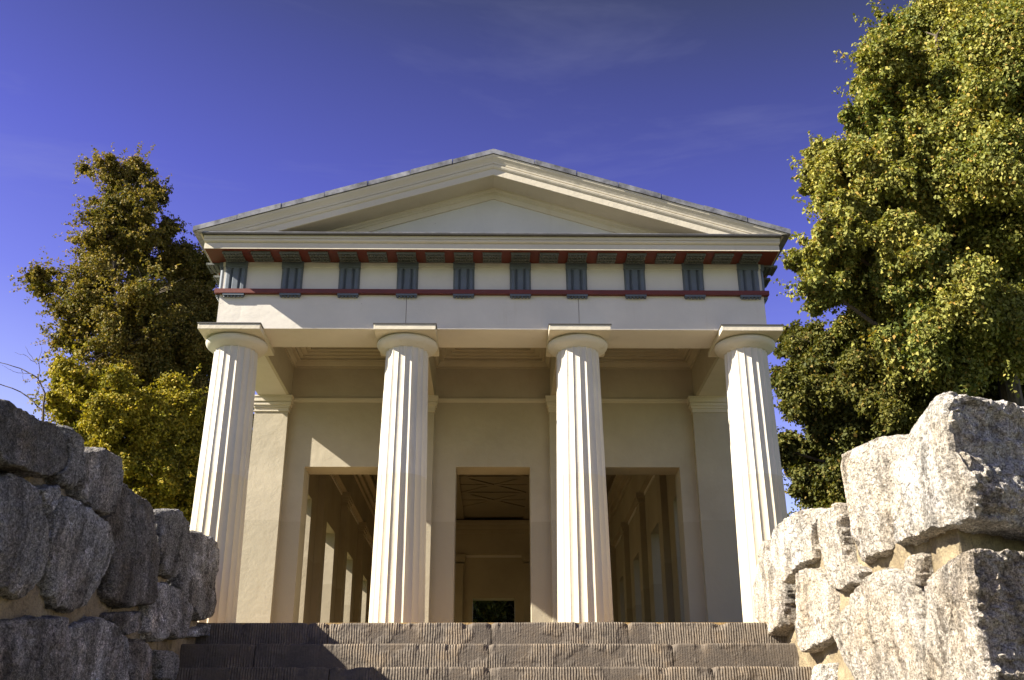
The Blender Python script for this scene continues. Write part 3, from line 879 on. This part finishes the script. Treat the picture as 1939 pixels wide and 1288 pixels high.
def rubble_wall(stones, side, mat, label, y0, y1, depths, tilts, seed0, width, shears={}):
    base = Vector((side * 3.1, -2.4, GZ))
    W = empty('rubble_wall', base, label, 'stone wall')
    # mortar core: wavy slab
    ny, nz = 90, 64
    vs, fs = [], []
    ysl = [y0 + (y1 - y0) * i / ny for i in range(ny + 1)]
    tops = []
    for y in ysl:
        t = min(max(top_of(stones, min(max(y + d, -4.55), -.2)) for d in (0,)), 1.0)
        if t < -1: t = 0.3
        tops.append(t - 0.10)
    tops = [min(tops[max(0, i - 3):i + 4]) for i in range(len(tops))]
    for i, y in enumerate(ysl):
        for k in range(nz + 1):
            z = GZ - .1 + (tops[i] - GZ + .1) * k / nz
            co = Vector((side * 2.50, y, z))
            h = fbm(co * 1.0 + Vector((seed0, 0, 0)), 3.5) * 0.035 + fbm(co, 14) * 0.008
            edge = max(0, 1 - (nz - k) / 4.0) * .05
            co.x = side * (2.615 - h + edge)
            vs.append(co - base)
        yb = y + 0.75 * max(0, 1 - i / (ny * .35))
        vs.append(Vector((side * (2.5 + width), yb, tops[i])) - base)
        vs.append(Vector((side * (2.5 + width), yb, GZ - .1)) - base)
    Ln = nz + 3
    for i in range(ny):
        for k in range(Ln - 1):
            fs.append((i * Ln + k, (i + 1) * Ln + k, (i + 1) * Ln + k + 1, i * Ln + k + 1))
    fs.append(tuple(range(Ln))); fs.append(tuple(range((ny + 1) * Ln - 1, ny * Ln - 1, -1)))
    meshobj('mortar', vs, fs, M['mortar'], W)
    for i, p in enumerate(stones):
        stone(p, side, 0.17, depths.get(i, 0.30), seed0 + i * 1.31, mat, W, base, tilts.get(i, (0, 0)), shear=shears.get(i, 0))
    # lower courses out of the photograph's frame, down to the ground
    z = -0.98; row = 0
    while z > GZ:
        h = random.uniform(.36, .5); y = -4.52
        while y < -1.0 + (row * -.55):
            L = random.uniform(.35, .7)
            q = [(y + .03, z - .02), (y + L * .5, z + random.uniform(-.03, .03)), (y + L - .03, z - .03), (y + L - .02, z - h * .6), (y + L - .05, z - h + .03), (y + L * .45, z - h), (y + .04, z - h + .04), (y + .01, z - h * .5)]
            stone(q, side, 0.12, 1.25 if y < -4.3 else 0.25, seed0 + 50 + row * 9 + y, mat, W, base)
            y += L
        z -= h; row += 1
    return W
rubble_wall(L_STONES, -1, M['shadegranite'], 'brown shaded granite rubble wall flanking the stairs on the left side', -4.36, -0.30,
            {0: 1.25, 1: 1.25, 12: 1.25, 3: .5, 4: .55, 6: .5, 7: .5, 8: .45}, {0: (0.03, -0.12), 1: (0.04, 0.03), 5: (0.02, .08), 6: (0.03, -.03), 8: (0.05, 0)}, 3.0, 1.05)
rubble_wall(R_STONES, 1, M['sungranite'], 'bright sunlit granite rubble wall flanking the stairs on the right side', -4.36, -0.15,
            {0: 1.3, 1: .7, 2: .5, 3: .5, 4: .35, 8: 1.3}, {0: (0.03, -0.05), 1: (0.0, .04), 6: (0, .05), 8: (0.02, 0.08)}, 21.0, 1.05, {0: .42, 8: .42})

# ------------------------------------------------------------------ trees
def leaves(blobs, dens, size, droop, seed, clump=0.2, flat=1.0, outward=0.6, hollow=0.3, subs=1.0, cz=0.75, smin=.14, smax=.34, spray=0):
    """blobs (x,y,z,r): many small leaf quads gathered in clumps through the crown"""
    g = np.random.default_rng(seed)
    C, N = [], []
    per = 26
    sub = []
    for (bx, by, bz, br) in blobs:
        ns = int(subs * (10 + 15 * br))
        for i in range(ns):
            d = g.normal(size=3); d /= np.linalg.norm(d)
            rs = br * g.uniform(smin, smax)
            q = br * g.uniform(.3, .86)
            sub.append((bx + d[0] * q, by + d[1] * q, bz + d[2] * q, rs))
    for (bx, by, bz, br) in blobs:        # loose sprays of leaves standing out of the crown
        for i in range(int(spray * (0.6 + br))):
            d = g.normal(size=3); d[2] = d[2] * .7 + .05; d /= np.linalg.norm(d)
            a = np.array([bx, by, bz]) + d * br * g.uniform(.7, .9); ln = g.uniform(.25, .55) * (0.5 + .5 * br)
            k = 22
            tt = g.random((k, 1))
            dd = d + g.normal(size=3) * .35
            pts = a + dd * ln * tt + g.normal(size=(k, 3)) * 0.035 * (1.2 - .6 * tt)
            C.append(pts); N.append(d * .3 + g.normal(size=(k, 3)) * .6 + np.array([0, 0, .4]))
    for (bx, by, bz, br) in sub:
        n = max(6, int(dens * br ** 2.0))
        d = g.normal(size=(n, 3)); d /= np.linalg.norm(d, axis=1)[:, None]
        rad = br * (hollow + (1 - hollow) * g.random(n) ** 0.55) * (0.9 + 0.25 * g.random(n))
        c = np.array([bx, by, bz]) + d * rad[:, None] * np.array([1, 1, flat])
        cl = np.minimum(clump, br * 0.55)
        pts = c[:, None, :] + g.normal(size=(n, per, 3)) * np.array([cl, cl, cl * cz]) * 0.55
        nn = d[:, None, :] * outward + g.normal(size=(n, per, 3)) * 0.55 + np.array([0, 0, 0.35])
        C.append(pts.reshape(-1, 3)); N.append(nn.reshape(-1, 3))
    C = np.concatenate(C); N = np.concatenate(N)
    N /= np.linalg.norm(N, axis=1)[:, None]
    n = len(C)
    t = g.normal(size=(n, 3)); t[:, 2] -= droop
    t -= (t * N).sum(1)[:, None] * N
    t /= np.linalg.norm(t, axis=1)[:, None] + 1e-9
    b = np.cross(N, t)
    L = size * (0.65 + 0.7 * g.random(n))[:, None]; Wd = L * (0.27 + 0.13 * g.random(n))[:, None]
    fold = N * L * 0.12
    v = np.empty((n, 4, 3))
    v[:, 0] = C; v[:, 1] = C + t * L * 0.48 + b * Wd + fold; v[:, 2] = C + t * L - fold; v[:, 3] = C + t * L * 0.48 - b * Wd + fold
    return v.reshape(-1, 3), n
def leafmesh(name, v, n, mat, parent, base):
    me = bpy.data.meshes.new(name)
    v = (v - np.array(base)).astype(np.float32)
    me.vertices.add(4 * n); me.loops.add(4 * n); me.polygons.add(n)
    me.vertices.foreach_set('co', v.ravel())
    me.loops.foreach_set('vertex_index', np.arange(4 * n, dtype=np.int32))
    me.polygons.foreach_set('loop_start', np.arange(0, 4 * n, 4, dtype=np.int32))
    me.update(calc_edges=True); me.validate()
    me.materials.append(mat)
    return link(bpy.data.objects.new(name, me), parent)
def tree(name, label, blobs, base, mat, trunk_r, top, dens, size, droop, seed, hidden=(), limbs=True, twigs=0, **kw):
    t = empty(name, base, label, 'tree')
    B = Vector(base)
    m = MB(); rr = random.Random(seed)
    T_ = Vector(top)
    pts = [B.lerp(T_, i / 9) + Vector((rr.uniform(-.12, .12), rr.uniform(-.12, .12), 0)) * (i > 0) - Vector((0, 0, .3)) * (i == 0) for i in range(10)]
    m.tube([p - B for p in pts], [trunk_r * (1.25 if i == 0 else 1 - i / 10.5) for i in range(10)], 10)
    m.build('trunk', M['bark'], t)
    lm = MB()
    for (x, y, z, r) in blobs:
        c = Vector((x, y, z))
        # nearest lower trunk point
        k = min(range(10), key=lambda i: abs(pts[i].z - (z - 0.55 * math.hypot(x - pts[i].x, y - pts[i].y))))
        a = pts[k]; r0 = trunk_r * (1 - k / 10.5) * 0.5
        mid = a.lerp(c, .5) + Vector((0, 0, .15))
        lm.tube([a - B, mid - B, c - B], [r0, r0 * .6, 0.018], 6)
        for _ in range(5 + twigs):
            d = Vector((rr.gauss(0, 1), rr.gauss(0, 1), rr.gauss(0, .7) + .25)).normalized() * r * rr.uniform(.7, 1.08)
            q = c + d
            lm.tube([c.lerp(mid, .15) - B, c + d * .5 + Vector((0, 0, .06)) - B, q - B], [.016, .009, .003], 4)
    lm.build('branches', M['bark'], t)
    v, n = leaves(list(blobs) + list(hidden), dens, size, droop, seed, **kw)
    leafmesh('crown', v, n, mat, t, base)

    return t
LM = dict(
    olive=leaf_mat('olive_leaves', [(0.0, (0.035, 0.045, 0.012)), (0.4, (0.12, 0.11, 0.026)), (0.75, (0.25, 0.19, 0.045)), (1.0, (0.36, 0.20, 0.06))],
                   [(0.35, (0.075, 0.08, 0.018)), (0.65, (0.26, 0.195, 0.05))], 0.3),
    yellow=leaf_mat('yellow_green_leaves', [(0.0, (0.04, 0.05, 0.008)), (0.45, (0.19, 0.175, 0.02)), (0.8, (0.42, 0.34, 0.035)), (1.0, (0.52, 0.30, 0.05))],
                    [(0.35, (0.07, 0.08, 0.012)), (0.6, (0.34, 0.27, 0.03))], 0.3),
    gold=leaf_mat('golden_green_leaves', [(0.0, (0.031, 0.045, 0.013)), (0.35, (0.106, 0.138, 0.030)), (0.75, (0.281, 0.281, 0.065)), (0.93, (0.450, 0.362, 0.088)), (1.0, (0.625, 0.288, 0.075))],
                  [(0.35, (0.106, 0.131, 0.033)), (0.65, (0.350, 0.306, 0.075))], 0.25),
    green=leaf_mat('dark_green_leaves', [(0.0, (0.022, 0.032, 0.008)), (0.5, (0.085, 0.092, 0.02)), (0.9, (0.19, 0.165, 0.035)), (1.0, (0.32, 0.17, 0.045))],
                   [(0.35, (0.045, 0.055, 0.013)), (0.65, (0.14, 0.13, 0.028))], 0.25),
)
RIGHT_CROWN = [(9.75, 5.5, 13.23, 1.78), (9.04, 6.4, 11.77, 1.48), (9.19, 4.6, 9.91, 1.78), (7.9, 6.04, 10.37, 0.96), (8.29, 4.96, 8.19, 1.74), (7.28, 6.76, 10.39, 0.47), (6.15, 5.23, 8.23, 0.74), (7.05, 5.5, 7.76, 1.3), (9.47, 6.4, 6.99, 2.02), (5.44, 4.6, 6.69, 0.54), (6.61, 6.04, 6.59, 1.03), (7.34, 4.96, 5.31, 1.46), (7.55, 6.76, 11.52, 0.48), (6.8, 5.23, 9.61, 0.57), (5.88, 5.5, 8.84, 0.38), (6.04, 6.4, 8.9, 0.38), (5.76, 4.6, 7.14, 0.52), (5.54, 6.04, 7.0, 0.39), (5.38, 4.96, 6.01, 0.43), (8.15, 6.76, 12.71, 0.55), (7.23, 5.23, 8.35, 0.84), (7.9, 5.5, 9.53, 0.97), (6.83, 6.4, 7.95, 0.78), (6.52, 4.6, 6.36, 0.86), (8.1, 6.04, 8.86, 0.98), (6.88, 4.96, 8.49, 0.83), (8.04, 6.76, 7.93, 1.1), (5.86, 5.23, 6.39, 0.71), (8.6, 5.5, 7.56, 1.3), (9.01, 6.4, 10.4, 1.13), (7.0, 4.6, 10.22, 0.66)]
RIGHT_LOW = [(6.32, 7.0, 5.57, 1.05), (5.8, 7.8, 6.21, 0.58), (6.79, 6.2, 4.3, 1.43), (9.26, 7.48, 4.74, 1.84), (5.49, 6.52, 4.6, 0.78), (6.06, 8.12, 3.83, 0.93), (6.66, 6.76, 3.27, 1.08), (5.0, 7.0, 3.89, 0.37), (5.47, 7.8, 5.46, 0.4)]
TALL = [(-11.4, 16.0, 15.03, 0.56), (-10.83, 16.8, 15.44, 0.67), (-10.37, 15.2, 13.41, 0.86), (-10.14, 16.48, 14.55, 0.47), (-10.94, 15.52, 12.57, 0.91), (-10.77, 17.12, 12.91, 1.09), (-10.63, 15.76, 10.88, 1.31), (-11.65, 16.0, 10.83, 0.8), (-12.96, 16.8, 11.7, 0.64), (-9.38, 15.2, 10.47, 1.14), (-11.61, 16.48, 9.91, 0.91), (-10.02, 15.52, 9.21, 1.34), (-12.64, 17.12, 15.85, 0.19), (-12.76, 15.76, 11.44, 0.29), (-11.05, 16.0, 13.69, 0.76), (-11.58, 16.8, 12.3, 0.77), (-9.9, 15.2, 12.73, 0.66), (-11.07, 16.48, 14.87, 0.7), (-11.57, 15.52, 10.13, 0.64), (-9.79, 17.12, 13.8, 0.35), (-10.72, 15.76, 13.04, 0.9)]
BACK = [(-9.62, 17.5, 12.75, 0.82), (-8.98, 18.3, 12.98, 0.73), (-9.91, 16.7, 13.21, 0.37), (-9.27, 17.98, 11.41, 1.26), (-9.35, 17.02, 9.34, 1.63), (-8.59, 18.62, 10.83, 1.11), (-8.07, 17.26, 8.01, 1.47), (-7.87, 17.5, 6.25, 1.3)]
LOW = [(-10.08, 13.5, 7.27, 0.84), (-10.91, 14.3, 8.13, 0.48), (-10.17, 12.7, 6.65, 0.37), (-9.9, 13.98, 6.62, 0.96), (-8.67, 13.02, 6.57, 1.12), (-8.18, 14.62, 6.83, 1.19), (-8.34, 13.26, 5.36, 1.23), (-7.47, 13.5, 4.79, 1.11), (-9.52, 14.3, 5.91, 0.9)]
GR = -0.35
tree('tall_tree', 'tall olive brown tree with a pointed ragged top left of the temple', TALL, (-10.6, 16.2, GR), LM['olive'], .30, (-10.95, 16.2, 15.2), 230, .075, .1, 1,
     hidden=[(-10.6, 16.2, 7.6, 1.5), (-10.8, 16.2, 5.8, 1.5)], twigs=18, cz=.28, subs=1.5, clump=.34, smin=.1, smax=.27, spray=22)
tree('spreading_tree', 'broad dark green tree between the tall pointed tree and the temple corner', BACK, (-8.8, 17.8, GR), LM['olive'], .28, (-9.3, 17.8, 12.6), 560, .075, .2, 2, twigs=4, cz=.45, subs=1.3, spray=14)
tree('yellowing_tree', 'low yellow green leafy tree above the shaded rubble wall', LOW, (-9.0, 13.6, GR), LM['yellow'], .2, (-9.2, 13.7, 7.0), 700, .075, .3, 3,
     hidden=[(-9.6, 13.8, 4.2, 1.3), (-8.4, 13.8, 3.6, 1.4), (-9.4, 13.4, 2.6, 1.2)], cz=.55, subs=1.7, spray=16, smin=.1, smax=.25, clump=.16)
tree('broadleaf_tree', 'huge golden green broadleaf tree filling the right edge beside the temple', RIGHT_CROWN, (8.4, 5.6, GR), LM['gold'], .26, (8.3, 5.6, 11.6), 1150, .068, 1.4, 4,
     hidden=[(10.8, 5.6, 9, 1.8), (10.6, 5.8, 12, 1.5), (9.8, 7, 8.5, 1.7), (8.6, 6.9, 11.5, 1.5)], subs=2.3, cz=1.15, spray=12, smin=.09, smax=.23, clump=.15)
tree('understorey_tree', 'lower dark green bushy tree shaded behind the sunlit rubble wall', RIGHT_LOW, (6.9, 7.2, GR), LM['green'], .2, (6.9, 7.1, 5.6), 1150, .066, 1.2, 5,
     hidden=[(6.2, 7.6, 2.2, 1.2), (7.8, 7.2, 2.2, 1.5), (9.4, 7.2, 2.4, 1.6), (5.6, 9.4, 2.2, 1.2), (5.4, 10.8, 1.8, 1.1), (8.4, 7.4, 3.6, 1.3)], subs=1.7, smin=.1, smax=.26, spray=8, clump=.15)
# dark trees behind the temple, seen only through the open doorways
for i, (x, y) in enumerate(((-1.6, 17.5), (1.3, 18.2))):
    bl = [(x + random.uniform(-.8, .8), y + random.uniform(-.6, .6), z, 1.3) for z in (0.6, 1.4, 2.2, 3.0, 3.8, 4.6, 2.6, 3.4)]
    tree('garden_tree', ('dark leafy tree behind the temple seen left through the centre doorway', 'dark leafy tree behind the temple seen right through the centre doorway')[i],
         bl, (x, y, GR), LM['green'], .15, (x, y, 3.2), 190, .13, .4, 30 + i)

# bare twigs reaching out at the left
tw = empty('bare_sapling', (-8.7, 9.0, GR), 'thin bare leafless sapling with spindly twigs at the far left above the shaded wall', 'sapling')
m = MB(); o = Vector((-8.7, 9.0, GR))
def twig(pts, r0, r1):
    P = []
    for i in range(len(pts) - 1):
        a, b2 = Vector(pts[i]), Vector(pts[i + 1])
        for k in range(4):
            P.append(a.lerp(b2, k / 4) + Vector((random.uniform(-.012, .012), random.uniform(-.03, .03), random.uniform(-.012, .012))) * (k > 0))
    P.append(Vector(pts[-1]))
    m.tube([p - o for p in P], [r0 + (r1 - r0) * i / (len(P) - 1) for i in range(len(P))], 5)
twig([(-8.7, 9, GR), (-8.72, 9.1, 2.5), (-8.70, 9, 4.6), (-8.80, 9, 5.59)], .05, .02)
twig([(-8.80, 9, 5.59), (-9.01, 9, 5.92), (-9.36, 9, 6.11), (-9.90, 8.9, 6.25)], .018, .006)
twig([(-8.98, 9, 5.88), (-9.06, 9.1, 6.2), (-9.13, 9.2, 6.66)], .011, .003)
twig([(-9.08, 9, 6.22), (-9.25, 9, 6.42), (-9.36, 9, 6.60)], .006, .002)
twig([(-9.06, 9, 6.2), (-9.3, 9, 6.38), (-9.55, 9, 6.46)], .007, .002)
twig([(-9.36, 9, 6.11), (-9.30, 9, 6.0), (-9.22, 9, 5.78)], .006, .002)
twig([(-9.15, 9, 6.0), (-9.5, 9, 6.05), (-9.75, 9, 6.18)], .006, .002)
twig([(-8.98, 9, 5.88), (-8.93, 9, 5.7), (-8.95, 9, 5.45)], .008, .003)
twig([(-8.75, 9, 5.2), (-8.99, 9, 5.42), (-9.28, 9, 5.62), (-9.9, 8.9, 5.82)], .02, .008)
m.build('twigs', M['bark'], tw)
